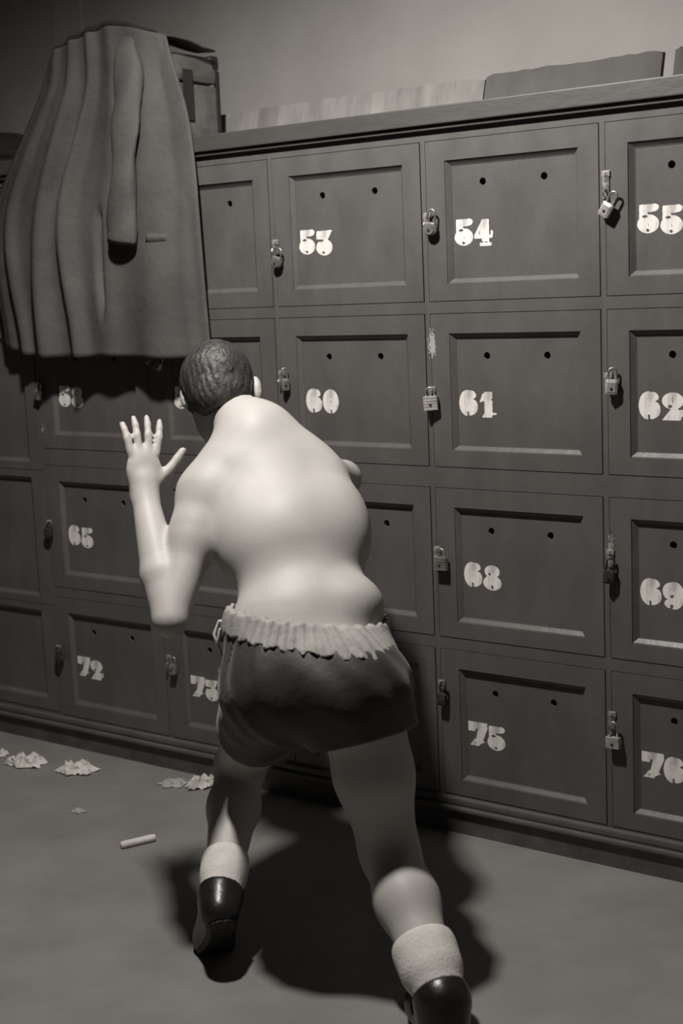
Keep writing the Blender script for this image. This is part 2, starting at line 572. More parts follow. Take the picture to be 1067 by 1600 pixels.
# ---- padlocks
def padlock(x, z, kind, label, w=0.033, h=0.033, tilt=0.0, yaw=0.0, mat='steel', sh=0.021):
    p = empty('padlock', (x, -0.0155, z), label, 'padlock', 'padlocks on the locker hasps')
    p.rotation_euler = (0, tilt, yaw)
    bm = bmesh.new()
    d = 0.0075
    if kind == 'square':
        for k in range(5):
            z0 = -h / 2 + k * h / 5
            box(bm, -w / 2, w / 2, -d, d, z0 + 0.0003, z0 + h / 5 - 0.0003, 0.0012)
    elif kind == 'round':
        r = bmesh.ops.create_cone(bm, cap_ends=True, segments=20, radius1=w / 2, radius2=w / 2, depth=2 * d)
        bmesh.ops.rotate(bm, verts=r['verts'], cent=(0, 0, 0), matrix=Matrix.Rotation(PI / 2, 3, 'X'))
        bmesh.ops.bevel(bm, geom=[e for e in bm.edges if abs(e.verts[0].co.y - e.verts[1].co.y) < 1e-5], offset=0.003, segments=2, affect='EDGES')
        box(bm, -w * 0.42, w * 0.42, -d * 0.95, d * 0.95, 0.0, h * 0.46, 0.003)
    else:
        box(bm, -w / 2, w / 2, -d, d, -h / 2, h / 2, 0.005)
        box(bm, -w / 2 + 0.004, w / 2 - 0.004, -d - 0.001, d, -h / 2 + 0.005, h / 2 - 0.005, 0.002)
    from_bm('body', bm, mat, p)
    bm = bmesh.new()
    rr = w * 0.31
    pts = [(-rr, 0, h / 2 - 0.004)] + [(-rr * math.cos(a), 0, h / 2 + sh - rr + rr * math.sin(a)) for a in [PI * k / 8 for k in range(9)]] + [(rr, 0, h / 2 - 0.004)]
    tube(bm, pts, 0.0026, 8, up=Vector((0, 1, 0)))
    from_bm('shackle', bm, 'steel' if mat != 'darklock' else 'darklock', p, True)
    bm = bmesh.new()
    r = bmesh.ops.create_cone(bm, cap_ends=True, segments=10, radius1=0.0032, radius2=0.0032, depth=0.0016)
    bmesh.ops.rotate(bm, verts=r['verts'], cent=(0, 0, 0), matrix=Matrix.Rotation(PI / 2, 3, 'X'))
    bmesh.ops.translate(bm, verts=r['verts'], vec=(0, -d - 0.0012, -h * 0.12))
    from_bm('keyhole', bm, 'dark', p)
    return p


PL = [
    (-0.521, 1.492, 'round', 'round worn padlock hanging tilted left of the number 53', dict(tilt=0.30, w=0.031, mat='steel')),
    (-0.036, 1.552, 'round', 'rounded steel padlock with a tall shackle left of the number 54', dict(tilt=0.12, w=0.034, sh=0.03)),
    (0.434, 1.568, 'rect', 'small bright padlock swung askew below the long hasp of locker 55', dict(tilt=0.55, w=0.028, h=0.034, mat='brass', sh=0.027)),
    (-1.486, 1.131, 'rect', 'padlock catching light under the raincoat hem, left of number 58', dict(tilt=0.25, w=0.026, mat='steel')),
    (-0.969, 1.219, 'rect', 'tiny padlock in the dark between coat hem and the man\'s head', dict(tilt=0.5, w=0.022, h=0.026, mat='steel')),
    (-0.512, 1.168, 'rect', 'slim padlock hanging just right of the man\'s ear', dict(yaw=1.0, w=0.022, mat='steel', sh=0.027)),
    (-0.050, 1.124, 'square', 'square laminated padlock turned sideways left of the number 61', dict(tilt=-0.06, yaw=0.35, w=0.036, h=0.036, mat='brass')),
    (0.442, 1.168, 'rect', 'bright oblong padlock left of the number 62', dict(tilt=0.08, yaw=0.4, w=0.029, h=0.035, mat='brass', sh=0.026)),
    (-1.486, 0.694, 'round', 'black round padlock left of the number 65', dict(tilt=0.35, w=0.034, mat='darklock')),
    (-0.035, 0.716, 'square', 'square laminated padlock hanging straight left of the number 68', dict(w=0.036, h=0.034, mat='steel')),
    (0.430, 0.722, 'rect', 'dull dark padlock under a scratched hasp left of the number 69', dict(tilt=0.12, yaw=0.5, w=0.028, h=0.034, mat='darklock', sh=0.028)),
    (-1.479, 0.290, 'round', 'black padlock barely visible left of the number 72', dict(w=0.034, mat='darklock')),
    (-0.987, 0.318, 'rect', 'small grey padlock left of the number 73', dict(tilt=0.12, w=0.024, h=0.032, mat='steel')),
    (-0.044, 0.358, 'rect', 'dark padlock with a glinting shackle left of the number 75', dict(tilt=0.1, w=0.026, h=0.034, mat='darklock', sh=0.03)),
    (0.436, 0.318, 'square', 'shining padlock on a long strap left of the number 76', dict(w=0.034, h=0.028, mat='brass', sh=0.036)),
]
for x, z, kind, lab, kw in PL:
    padlock(x, z, kind, lab, **kw)


# ------------------------------------------------------------------ boards standing on the locker tops
def plank(name, x0, x1, y, z0, h, mname, label, seed, tilt):
    rg = np.random.RandomState(seed)
    n = 22
    bm = bmesh.new()
    th = 0.016
    prev = None
    for i in range(n + 1):
        x = x0 + (x1 - x0) * i / n
        dz = rg.uniform(-.0025, .0025)
        zt = h + dz - (0.004 if i in (0, n) else 0)
        ring = [bm.verts.new(v) for v in ((x, y, z0), (x, y + th, z0), (x, y + th + tilt, z0 + zt), (x, y + tilt, z0 + zt + rg.uniform(-.002, .002)))]
        if prev:
            for k in range(4):
                j = (k + 1) % 4
                bm.faces.new((prev[k], prev[j], ring[j], ring[k]))
        else:
            bm.faces.new(ring)
        prev = ring
    bm.faces.new(list(reversed(prev)))
    o = from_bm(name, bm, mname)
    tag(o, label, 'board', 'weathered boards on the locker tops')
    return o


plank('weathered_board', -1.02, -0.062, 0.285, 1.8422, 0.102, 'board_pale', 'pale streaked board propped on the lockers right of the suitcase', 1, 0.03)
plank('weathered_board', -0.058, 0.430, 0.285, 1.8422, 0.108, 'board_dark', 'dark board propped on top of lockers 54 and 55', 2, 0.03)
plank('weathered_board', 0.462, 0.62, 0.285, 1.8422, 0.108, 'board_dark', 'short dark board end at the upper right corner of the picture', 3, 0.03)

# ------------------------------------------------------------------ suitcase under the coat
case = empty('suitcase', (-1.12, 0.09, 1.8422), 'worn leather suitcase lying on the lockers half under the raincoat', 'suitcase')
bm = bmesh.new(); box(bm, -0.13, 0.225, -0.115, 0.135, 0.0, 0.165, 0.014); from_bm('base_shell', bm, 'case', case)
bm = bmesh.new(); box(bm, -0.132, 0.227, -0.117, 0.137, 0.1675, 0.245, 0.018); from_bm('lid', bm, 'case', case)
for sx in (-0.13, 0.225):
    for sy in (-0.115, 0.135):
        bm = bmesh.new()
        ax, ay = (1 if sx > 0 else -1), (1 if sy > 0 else -1)
        box(bm, min(sx + ax * .0045, sx - ax * .030), max(sx + ax * .0045, sx - ax * .030),
            min(sy + ay * .0045, sy - ay * .030), max(sy + ay * .0045, sy - ay * .030), 0.205, 0.2495, 0.012)
        from_bm('corner_cap', bm, 'casedark', case)
        bm = bmesh.new()
        box(bm, min(sx + ax * .003, sx - ax * .010), max(sx + ax * .003, sx - ax * .010),
            min(sy + ay * .003, sy - ay * .010), max(sy + ay * .003, sy - ay * .010), 0.001, 0.206, 0.002)
        from_bm('edge_binding', bm, 'casedark', case)
bm = bmesh.new(); box(bm, 0.2255, 0.231, -0.02, 0.02, 0.06, 0.2, 0.002); from_bm('strap', bm, 'casedark', case)

# black bundle at the left end
rg = random.Random(4)
bm = bmesh.new()
r = bmesh.ops.create_icosphere(bm, subdivisions=4, radius=1.0)
for v in r['verts']:
    a = 1 + 0.12 * math.sin(5 * v.co.x + 2) * math.sin(6 * v.co.y + 4 * v.co.z) + 0.07 * math.sin(13 * v.co.z + 9 * v.co.x)
    v.co = Vector((v.co.x * 0.17 * a, v.co.y * 0.13 * a, max(-0.0, v.co.z * 0.075 * a + 0.035)))
o = from_bm('cloth_bundle', bm, 'bundle', None, True)
o.location = (-1.80, 0.14, 1.8422)
tag(o, 'black rumpled cloth bundle on the locker tops left of the raincoat', 'cloth')


# ------------------------------------------------------------------ the hanging raincoat
def interp(t, keys):
    ts = [k[0] for k in keys]
    vs_ = [k[1] for k in keys]
    return float(np.mean([np.interp(t + d, ts, vs_) for d in (-.1, -.06, -.03, 0, .03, .06, .1)]))


def smooth01(x):
    x = min(1, max(0, x))
    return x * x * (3 - 2 * x)


ZT = 2.105
LEFT = [(1.27, -1.595), (1.48, -1.625), (1.674, -1.620), (1.765, -1.565), (1.843, -1.495), (1.937, -1.42), (2.04, -1.345), (2.113, -1.285)]
RIGHT = [(1.25, -0.752), (1.277, -0.757), (1.555, -0.768), (1.811, -0.775), (1.964, -0.800), (2.042, -0.835), (2.108, -0.868)]
RIDGE = [(0.04, .035, 1.0, 0.0), (0.135, .030, .8, -.03), (0.29, .042, 1.1, .0), (0.435, .032, 1.0, .0), (0.60, .05, .35, .0), (0.82, .10, .9, .0), (0.96, .03, .6, .0)]


def coat_point(u, t):
    """u across (0 left), t from the crest (0) to the hem (1)"""
    z = ZT + (1.245 - ZT) * t
    if t < 0:
        z = ZT
    xl = interp(z, LEFT)
    xr = interp(z, RIGHT)
    x = xl + (xr - xl) * u
    e = max(0.0, 1 - abs(2 * u - 1) ** 3.2) ** 0.55
    depth = 0.062 + 0.022 * smooth01(t * 1.1)
    y = 0.004 - depth * e if t >= 0 else 0
    if t >= 0:
        y -= 0.012 * (1 - smooth01(t / .1))
        A = 0.040 * (0.45 + 0.55 * smooth01(t / 0.3))
        f = 0.0
        for ui, si, w, dr in RIDGE:
            uu = ui + dr * (1 - t) + 0.012 * math.sin(5 * t + ui * 20)
            f += w * math.exp(-((u - uu) / si) ** 2)
        f -= 1.1 * math.exp(-((u - .575) / .016) ** 2) * smooth01((t - .48) / .12) * (1 - smooth01((t - .72) / .2))
        y -= A * (f - 0.45) * e
        y -= 0.004 * math.sin(22 * u + 9 * t) * e
        y = min(y, -0.030 - 0.012 * e)
    zz = z
    if t >= 0:
        crest = 0.038 * math.sin(PI * min(1, max(0, (u + 0.05) / 1.1))) ** 0.8 + 0.02 * math.exp(-((u - .62) / .22) ** 2)
        zz += crest * (1 - smooth01(t / 0.12))
        zz += 0.020 * (smooth01((t - .7) / .3)) * (max(0, 0.5 - u) ** 2 * 6.5) - 0.004 * math.sin(9 * u) * smooth01((t - .8) / .2)
    return Vector((x, y, zz))


NU, NT = 90, 70
bm = bmesh.new()
rows = []
crest_rows = []
for k in range(4):
    # part lying back over the suitcase
    row = []
    for i in range(NU + 1):
        u = i / NU
        p = coat_point(u, 0.0)
        g = (4 - k) / 4.0
        row.append(bm.verts.new((p.x + (0.0 if u < .5 else 0.0), p.y + 0.20 * g, max(2.094, p.z - 0.030 * g * g - 0.004 * math.sin(9 * u + k)))))
    rows.append(row)
for j in range(NT + 1):
    t = (j / NT) ** 1.25
    rows.append([bm.verts.new(coat_point(i / NU, t)) for i in range(NU + 1)])
for a, b in zip(rows[:-1], rows[1:]):
    for i in range(NU):
        bm.faces.new((a[i], a[i + 1], b[i + 1], b[i]))
coat = from_bm('raincoat', bm, 'coat', None, True)
coat.data.materials.append(M['lining'])
md = coat.modifiers.new('thick', 'SOLIDIFY'); md.thickness = 0.005; md.offset = 0
tag(coat, 'long dark raincoat draped over the suitcase, hanging down the locker fronts', 'coat')


def coat_near(x, z):
    t = min(1, max(0, (ZT - z) / (ZT - 1.245)))
    xl, xr = interp(z, LEFT), interp(z, RIGHT)
    return coat_point(min(1, max(0, (x - xl) / (xr - xl))), t)


# empty sleeve hanging in front, open at the cuff
path = [(-0.985, 2.130), (-0.962, 2.07), (-0.960, 1.96), (-0.972, 1.84), (-0.990, 1.70), (-1.003, 1.62), (-1.012, 1.565)]
pts = []
for i in range(25):
    s_ = i / 24 * (len(path) - 1)
    k = min(int(s_), len(path) - 2); fr = s_ - k
    x = path[k][0] + (path[k + 1][0] - path[k][0]) * fr
    z = path[k][1] + (path[k + 1][1] - path[k][1]) * fr
    pts.append((x, min(coat_near(x, z).y, coat_near(x - .04, z).y, coat_near(x + .04, z).y) - 0.008 - 0.012 * smooth01(i / 10) + 0.035 * (1 - smooth01(i / 4)), z))
bm = bmesh.new()
rings = tube(bm, pts, [0.030 + 0.017 * smooth01(i / 5) + 0.004 * math.sin(i * 1.3) * (1 if i < 15 else 0) + 0.005 * smooth01((i - 14) / 8) for i in range(25)], 20, cap=False, flat=0.46)
for i, ring in enumerate(rings):
    for k, v in enumerate(ring):
        v.co.x += 0.004 * math.sin(3 * 2 * PI * k / 20 + i * 0.5)
        v.co.y += 0.003 * math.sin(2 * 2 * PI * k / 20 + i * 0.9)
# inner cuff turned in
inner = [bm.verts.new(v.co + Vector((0, 0, 0.05)) + (Vector(pts[-1]) - v.co) * 0.25) for v in rings[-1]]
for k in range(20):
    bm.faces.new((rings[-1][k], rings[-1][(k + 1) % 20], inner[(k + 1) % 20], inner[k]))
sl = from_bm('sleeve', bm, 'coat', coat, True)
bm = bmesh.new()
bmesh.ops.create_circle(bm, cap_ends=True, segments=16, radius=0.028)
o = from_bm('sleeve_lining', bm, 'lining', sl)
o.scale = (1, 0.6, 1)
o.location = Vector(pts[-1]) + Vector((0, 0, 0.035))
# pocket flap
bm = bmesh.new()
a = coat_near(-0.88, 1.59)
vs = []
for i in range(9):
    x = -0.930 + 0.062 * i / 8
    for z in (1.590, 1.566):
        q = coat_near(x, z)
        vs.append(bm.verts.new((x, q.y - (0.0025 if z > 1.58 else 0.004), z)))
for i in range(8):
    bm.faces.new((vs[2 * i], vs[2 * i + 1], vs[2 * i + 3], vs[2 * i + 2]))
o = from_bm('pocket_flap', bm, 'coat', coat, True)
md = o.modifiers.new('thick', 'SOLIDIFY'); md.thickness = 0.002
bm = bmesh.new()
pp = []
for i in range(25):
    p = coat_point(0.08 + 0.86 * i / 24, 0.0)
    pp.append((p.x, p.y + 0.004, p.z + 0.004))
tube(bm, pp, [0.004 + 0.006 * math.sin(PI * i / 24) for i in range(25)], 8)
o = from_bm('collar_shade', bm, 'bundle', coat, True)  # black strip stands in for the shade rimming the coat's crest
o['label'] = 'thin black strip painting the shade along the coat crest'


# ------------------------------------------------------------------ litter on the floor
def crumple(name, x, y, sx, sy, h, seed, label, mname='paper', rot=0.0, group=None):
    rg = np.random.RandomState(seed)
    n = 12
    bm = bmesh.new()
    V = {}
    ph = rg.uniform(0, 6, 6)
    for i in range(n + 1):
        for j in range(n + 1):
            u, v = i / n * 2 - 1, j / n * 2 - 1
            rr = 1 - 0.12 * rg.rand() - (0.30 * abs(math.sin(3 * math.atan2(v, u) + ph[3])) if max(abs(u), abs(v)) > .6 else 0)
            # square to a rounded outline
            px = u * math.sqrt(max(0, 1 - v * v * 0.42)) * rr
            py = v * math.sqrt(max(0, 1 - u * u * 0.42)) * rr
            hh = 0.5 * abs(math.sin(4.3 * u + ph[0] + 2.3 * v)) * abs(math.sin(3.7 * v + ph[1] - 2 * u)) + 0.3 * abs(math.sin(8.5 * u + ph[2] - 5 * v)) + 0.45 * rg.rand()
            edge = 1 - max(abs(u), abs(v)) ** 4
            V[i, j] = bm.verts.new((px * sx / 2, py * sy / 2, 0.002 + h * hh * (0.25 + 0.75 * edge)))
    for i in range(n):
        for j in range(n):
            bm.faces.new((V[i, j], V[i + 1, j], V[i + 1, j + 1], V[i, j + 1]))
    zmin = min(v.co.z for v in bm.verts)
    for v in bm.verts:
        v.co.z -= zmin - 0.0012
    o = from_bm(name, bm, mname)
    md = o.modifiers.new('thick', 'SOLIDIFY'); md.thickness = 0.0008
    o.location = (x, y, 0)
    o.rotation_euler = (0, 0, rot)
    tag(o, label, 'paper', group)
    return o


G = 'paper litter along the plinth'
crumple('crumpled_paper', -1.452, -0.205, 0.15, 0.10, 0.040, 1, 'crumpled white paper with a dark hollow, leftmost big scrap on the floor', rot=.3, group=G)
crumple('crumpled_paper', -1.262, -0.172, 0.15, 0.10, 0.034, 2, 'crumpled white paper lying second along the plinth below locker 72', rot=.5, group=G)
crumple('crumpled_paper', -0.925, -0.108, 0.11, 0.09, 0.014, 3, 'flat grey-white paper scrap overlapped by a crumpled one', 'paper_grey', rot=.6, group=G)
crumple('crumpled_paper', -0.832, -0.086, 0.12, 0.06, 0.040, 4, 'crumpled white scrap just left of the dark shin', rot=.9, group=G)
crumple('crumpled_paper', -0.690, -0.055, 0.05, 0.045, 0.022, 5, 'small white scrap just right of the dark shin', rot=.9, group=G)
crumple('crumpled_paper', -1.008, -0.408, 0.06, 0.04, 0.008, 6, 'faint small grey scrap alone on the open floor', 'paper_grey', rot=.2, group=G)
crumple('crumpled_paper', -1.595, -0.185, 0.06, 0.06, 0.024, 7, 'white scrap cut off by the left frame edge', rot=.2, group=G)
bm = bmesh.new()
tube(bm, [(-0.0475, 0, 0), (-0.04, 0.0, 0.0), (0.0, 0.001, 0), (0.04, 0, 0), (0.0475, 0, 0)], [0.0085, 0.0098, 0.0095, 0.0098, 0.0085], 14, up=Vector((0, 0, 1)))
o = from_bm('paper_roll', bm, 'paper', None, True)
o.location = (-0.690, -0.500, 0.0100)
o.rotation_euler = (0, 0, math.atan2(0.089, 0.042))
tag(o, 'thin white paper roll lying alone on the floor left of the foot', 'paper roll')

# ------------------------------------------------------------------ the man: signed-distance body
R_ = np.array([0.8096, 0.5856, -0.0409])       # to the picture's right
F_ = np.array([-0.591, 0.807, 0.0])            # away along the floor
Z_ = np.array([0.0, 0.0, 1.0])


def V(*a):
    return np.array(a, float)


def nrm(v):
    return v / np.linalg.norm(v)


def field(prims, lo, hi, h, pad=0.06):
    lo = np.array(lo); hi = np.array(hi)
    n = np.ceil((hi - lo) / h).astype(int) + 1
    F = np.full(n, 1.0, np.float32)
    ax = [lo[i] + h * np.arange(n[i]) for i in range(3)]
    for p in prims:
        if p[0] == 'c':
            _, a, b, ra, rb, k = p
            mn = np.minimum(a - ra, b - rb) - pad; mx = np.maximum(a + ra, b + rb) + pad
        else:
            _, c, rad, Bm, k = p
            m = max(rad)
            mn, mx = c - m - pad, c + m + pad
        i0 = np.clip(np.floor((mn - lo) / h).astype(int), 0, n)
        i1 = np.clip(np.ceil((mx - lo) / h).astype(int) + 1, 0, n)
        if np.any(i1 <= i0):
            continue
        X = np.stack(np.meshgrid(*[ax[q][i0[q]:i1[q]] for q in range(3)], indexing='ij'), -1).astype(np.float32)
        if p[0] == 'c':
            ab = (b - a).astype(np.float32)
            pa = X - a.astype(np.float32)
            t = np.clip((pa @ ab) / float(ab @ ab), 0, 1)
            d = np.linalg.norm(pa - t[..., None] * ab, axis=-1) - (ra + (rb - ra) * t)
        else:
            q = (X - c.astype(np.float32)) @ np.array(Bm, np.float32).T
            k0 = np.linalg.norm(q / np.array(rad, np.float32), axis=-1)
            k1 = np.linalg.norm(q / np.array(rad, np.float32) ** 2, axis=-1)
            d = k0 * (k0 - 1) / np.maximum(k1, 1e-6)
        sl_ = tuple(slice(i0[q], i1[q]) for q in range(3))
        g = F[sl_]
        hh = np.maximum(k - np.abs(g - d), 0) / k
        F[sl_] = np.minimum(g, d) - hh * hh * k * 0.25
    return F, lo, ax


def surface(F, lo, h):
    """naive surface nets"""
    s = F < 0
    n = np.array(F.shape)
    cnt = np.zeros(n - 1, np.int8)
    offs = [(i, j, k) for i in (0, 1) for j in (0, 1) for k in (0, 1)]
    for i, j, k in offs:
        cnt += s[i:n[0] - 1 + i, j:n[1] - 1 + j, k:n[2] - 1 + k]
    mix = (cnt > 0) & (cnt < 8)
    idx = np.argwhere(mix)
    vid = np.full(n - 1, -1, np.int64)
    vid[mix] = np.arange(len(idx))
    vals = {o: F[idx[:, 0] + o[0], idx[:, 1] + o[1], idx[:, 2] + o[2]] for o in offs}
    acc = np.zeros((len(idx), 3)); c = np.zeros(len(idx))
    for a in offs:
        for axis in range(3):
            if a[axis] == 0:
                b = list(a); b[axis] = 1; b = tuple(b)
                fa, fb = vals[a], vals[b]
                m = (fa < 0) != (fb < 0)
                t = np.where(m, fa / np.where(m, fa - fb, 1), 0)
                pt = np.array(a, float)[None].repeat(len(idx), 0)
                pt[:, axis] += t
                acc[m] += pt[m]; c[m] += 1
    verts = (idx + acc / c[:, None]) * h + lo
    quads = []
    for axis in range(3):
        u, w = [(1, 2), (2, 0), (0, 1)][axis]
        A = np.take(s, range(0, n[axis] - 1), axis); B = np.take(s, range(1, n[axis]), axis)
        e = np.argwhere(A != B)
        ok = (e[:, u] > 0) & (e[:, w] > 0) & (e[:, u] < n[u] - 1) & (e[:, w] < n[w] - 1)
        e = e[ok]
        ins = s[e[:, 0], e[:, 1], e[:, 2]]

        def g(du, dw):
            q = e.copy(); q[:, u] += du; q[:, w] += dw
            return vid[q[:, 0], q[:, 1], q[:, 2]]
        Q = np.stack([g(-1, -1), g(0, -1), g(0, 0), g(-1, 0)], 1)
        Q[~ins] = Q[~ins][:, ::-1]
        quads.append(Q)
    Q = np.concatenate(quads)
    return verts, Q[(Q >= 0).all(1)]


def sdf_object(name, F, lo, h, m, parent=None, it=2):
    v, q = surface(F, lo, h)
    # a little Laplacian smoothing
    for _ in range(it):
        acc = np.zeros_like(v); c = np.zeros(len(v))
        for a, b in ((0, 1), (1, 2), (2, 3), (3, 0)):
            np.add.at(acc, q[:, a], v[q[:, b]]); np.add.at(c, q[:, a], 1)
            np.add.at(acc, q[:, b], v[q[:, a]]); np.add.at(c, q[:, b], 1)
        v = v * 0.5 + 0.5 * acc / np.maximum(c, 1)[:, None]
    me = bpy.data.meshes.new(name)
    me.vertices.add(len(v)); me.vertices.foreach_set('co', v.astype(np.float32).ravel())
    me.loops.add(q.size); me.loops.foreach_set('vertex_index', q.astype(np.int32).ravel())
    me.polygons.add(len(q)); me.polygons.foreach_set('loop_start', np.arange(0, q.size, 4, dtype=np.int32))
    me.update(calc_edges=True)
    me.validate()
    me.materials.append(M[m])
    me.shade_smooth()
    return link(name, me, None, parent)


I3 = np.eye(3)
Pelvis = V(.122, -.778, .640); Waist = V(.083, -.736, .742); Ribs = V(-.006, -.659, .892); Upper = V(-.115, -.602, 1.012)
NeckB = V(-.160, -.578, 1.112); NeckT = V(-.250, -.546, 1.148); HeadC = V(-.306, -.530, 1.188)
LSh = V(-.186, -.725, .985); LEl = V(-.146, -.902, .749); LWr = V(-.309, -.787, .985)
RSh = V(-.026, -.540, .998); REl = V(-.135, -.285, .965); RWr = V(-.360, -.175, .960)
LHip = V(.053, -.812, .592); RHip = V(.233, -.767, .598); LKn = V(-.237, -.600, .326); LAn = V(-.058, -.892, .158)
RKn = V(.283, -.750, .275); RAn = V(.517, -.930, .092)
LBall = V(-.122, -.850, .030)

spine = nrm(NeckB - Pelvis)
side = nrm(RSh - LSh)
back = nrm(np.cross(side, spine))           # chest direction
TB = np.array([side, np.cross(spine, side), spine])


def lerp(a, b, t):
    return a + (b - a) * t


body = [
    ('e', Pelvis, (.165, .112, .115), np.array([R_, F_, Z_]), .05),
    ('e', V(.106, -.846, .622), (.098, .088, .095), np.array([R_, F_, Z_]), .05),
    ('e', V(.226, -.800, .622), (.100, .088, .095), np.array([R_, F_, Z_]), .05),
    ('e', Waist, (.158, .108, .10), TB, .06),
    ('e', Ribs, (.160, .115, .155), TB, .07),
    ('e', Upper, (.155, .105, .115), TB, .06),
    ('e', V(.061, -.579, .919), (.060, .07, .11), TB, .05),
    ('e', V(-.097, -.720, .917), (.055, .065, .10), TB, .05),
    ('e', V(.180, -.690, .768), (.045, .05, .04), TB, .06),
    ('c', lerp(NeckB, LSh, .15), LSh, .060, .050, .05),
    ('c', lerp(NeckB, RSh, .15), RSh, .060, .052, .05),
    ('c', NeckB - 0.02 * spine, NeckT, .064, .056, .05),
    ('e', lerp(NeckB, Upper, .35), (.075, .065, .09), TB, .05),
    # shoulder blades
    ('e', Upper - back * .07 + side * .075 - spine * .02, (.055, .035, .075), TB, .04),
    ('e', Upper - back * .07 - side * .075 - spine * .02, (.055, .035, .075), TB, .04),
    # left arm
    ('c', LSh, lerp(LSh, LEl, .35), .060, .049, .04), ('c', lerp(LSh, LEl, .3), LEl, .049, .036, .03),
    ('c', LEl, lerp(LEl, LWr, .35), .036, .043, .012), ('c', lerp(LEl, LWr, .35), LWr, .043, .029, .012),
    # right arm, punching away
    ('c', RSh, lerp(RSh, REl, .4), .062, .052, .04), ('c', lerp(RSh, REl, .35), REl, .052, .040, .03),
    ('c', REl, lerp(REl, RWr, .35), .040, .045, .025), ('c', lerp(REl, RWr, .35), RWr, .045, .029, .02),
    # legs
    ('c', LHip, lerp(LHip, LKn, .5), .088, .074, .04), ('c', lerp(LHip, LKn, .5), LKn, .074, .056, .03),
    ('c', LKn, lerp(LKn, LAn, .35), .054, .056, .03), ('c', lerp(LKn, LAn, .35), LAn, .056, .035, .03),
    ('c', RHip, lerp(RHip, RKn, .5), .090, .078, .04), ('c', lerp(RHip, RKn, .5), RKn, .078, .058, .03),
    ('c', RKn, lerp(RKn, RAn, .35), .056, .061, .03), ('c', lerp(RKn, RAn, .35), RAn, .061, .037, .03),
]
# feet inside the boots
RHeel = RAn + V(.0, 0, -.055) + (-F_) * .03
RToe = RAn + F_ * .17 - R_ * .03 + V(0, 0, -.068)
RToe[2] = .030
LHeel = LAn + V(.0, 0, -.02) - F_ * .045
LToe = LBall + F_ * .065 + V(0, 0, -.002)
body += [('c', RAn, RHeel, .034, .022, .01), ('c', RAn, RToe, .032, .018, .01), ('c', RHeel, RToe, .020, .016, .01),
         ('c', LAn, LHeel, .033, .020, .01), ('c', LAn, LBall, .031, .018, .01), ('c', LHeel, LBall, .018, .017, .01), ('c', LBall, LToe, .017, .012, .008)]
# head
HF = nrm(-0.20 * R_ + 0.82 * F_ - 0.52 * Z_)
HU = nrm(Z_ - HF * (Z_ @ HF))
HS = np.cross(HF, HU)
HB = np.array([HS, HF, HU])
hp = lambda s, f, u: HeadC + HS * s + HF * f + HU * u
body += [
    ('e', hp(0, -.008, .020), (.075, .097, .088), HB, .03),
    ('e', hp(0, .025, -.055), (.054, .066, .060), HB, .03),
    ('e', hp(0, .078, -.098), (.022, .018, .016), HB, .02),           # chin
    ('c', hp(0, .088, .015), hp(0, .112, -.030), .010, .016, .015),   # nose
    ('c', hp(-.036, .080, .030), hp(.036, .080, .030), .012, .012, .02),  # brow
    ('c', hp(-.018, .092, -.062), hp(.018, .092, -.062), .008, .008, .012),   # mouth
    ('e', hp(.089, -.020, -.004), (.013, .019, .034), HB, .008),
    ('e', hp(-.078, .004, -.004), (.009, .016, .028), HB, .012),
]
# left hand, open with the fingers up and a little curled
HD = nrm(V(-.335, -.750, 1.167) - LWr)                  # along the hand
HW = nrm(R_ * .85 + F_ * .4 - HD * ((R_ * .85 + F_ * .4) @ HD))
HN = np.cross(HW, HD)
body += [('c', LWr, LWr + HD * .03, .028, .026, .02),
         ('e', LWr + HD * .058, (.041, .050, .017), np.array([HW, HD, HN]), .02)]


def finger(base, d, n, lens, r0, r1, curl):
    p = base
    out = []
    m = len(lens)
    for i, l in enumerate(lens):
        d = nrm(d * math.cos(curl[i]) + n * math.sin(curl[i]))
        q = p + d * l
        ra = r0 + (r1 - r0) * i / m; rb = r0 + (r1 - r0) * (i + 1) / m
        out.append(('c', p, q, ra, rb, .005))
        p = q
    return out


for w, l, sp_ in ((-.030, .80, -.16), (-.0105, .95, -.04), (.010, .98, .08), (.029, .90, .22)):
    d0 = nrm(HD + HW * sp_)
    body += finger(LWr + HD * .095 + HW * w, d0, -HN if (-HN @ F_) > 0 else HN, [.042 * l, .028 * l, .021 * l], .0098, .0072, [.12, .25, .2])
body += finger(LWr + HD * .032 + HW * .030, nrm(HD * .75 + HW * .75), HN * 0 + HD, [.038, .032, .024], .0125, .009, [.0, .15, .15])
# right fist
FD = nrm(RWr - REl)
FW = nrm(Z_ - FD * (Z_ @ FD)); FN = np.cross(FD, FW)
body += [('e', RWr + FD * .055, (.040, .046, .019), np.array([FW, FD, FN]), .02)]
for w in (-.030, -.010, .010, .029):
    body += finger(RWr + FD * .090 + FW * w, FD, FN, [.036, .028, .020], .0098, .008, [.6, 1.5, 1.3])
body += finger(RWr + FD * .03 + FW * .032 + FN * .01, nrm(FD + FN * .8), -FW, [.036, .030, .022], .0122, .009, [.2, .5, .4])

person = empty('person', (float(Pelvis[0]), float(Pelvis[1]), 0), 'shirtless man in dark shorts and boots, shadow-boxing bent over, seen from behind', 'person')
PO = -np.array(person.location)


def person_part(name, F, lo, h, m, parent=None, it=2):
    return sdf_object(name, F, lo + PO if parent is None else lo + PO, h, m, parent or person, it)


H = 0.0055
LO, HI = (-.48, -1.03, -.02), (.62, -.06, 1.38)
FB, lo, ax = field(body, LO, HI, H)
person_part('body', FB, lo, H, 'skin')


def mgrid(ax):
    return np.meshgrid(*ax, indexing='ij', copy=False)


def local(prims, lo, hi, h, pad=0.06):
    F, l, a = field(prims, lo, hi, h, pad)
    X = np.stack(np.meshgrid(*a, indexing='ij'), -1).astype(np.float32)
    return F, l, X


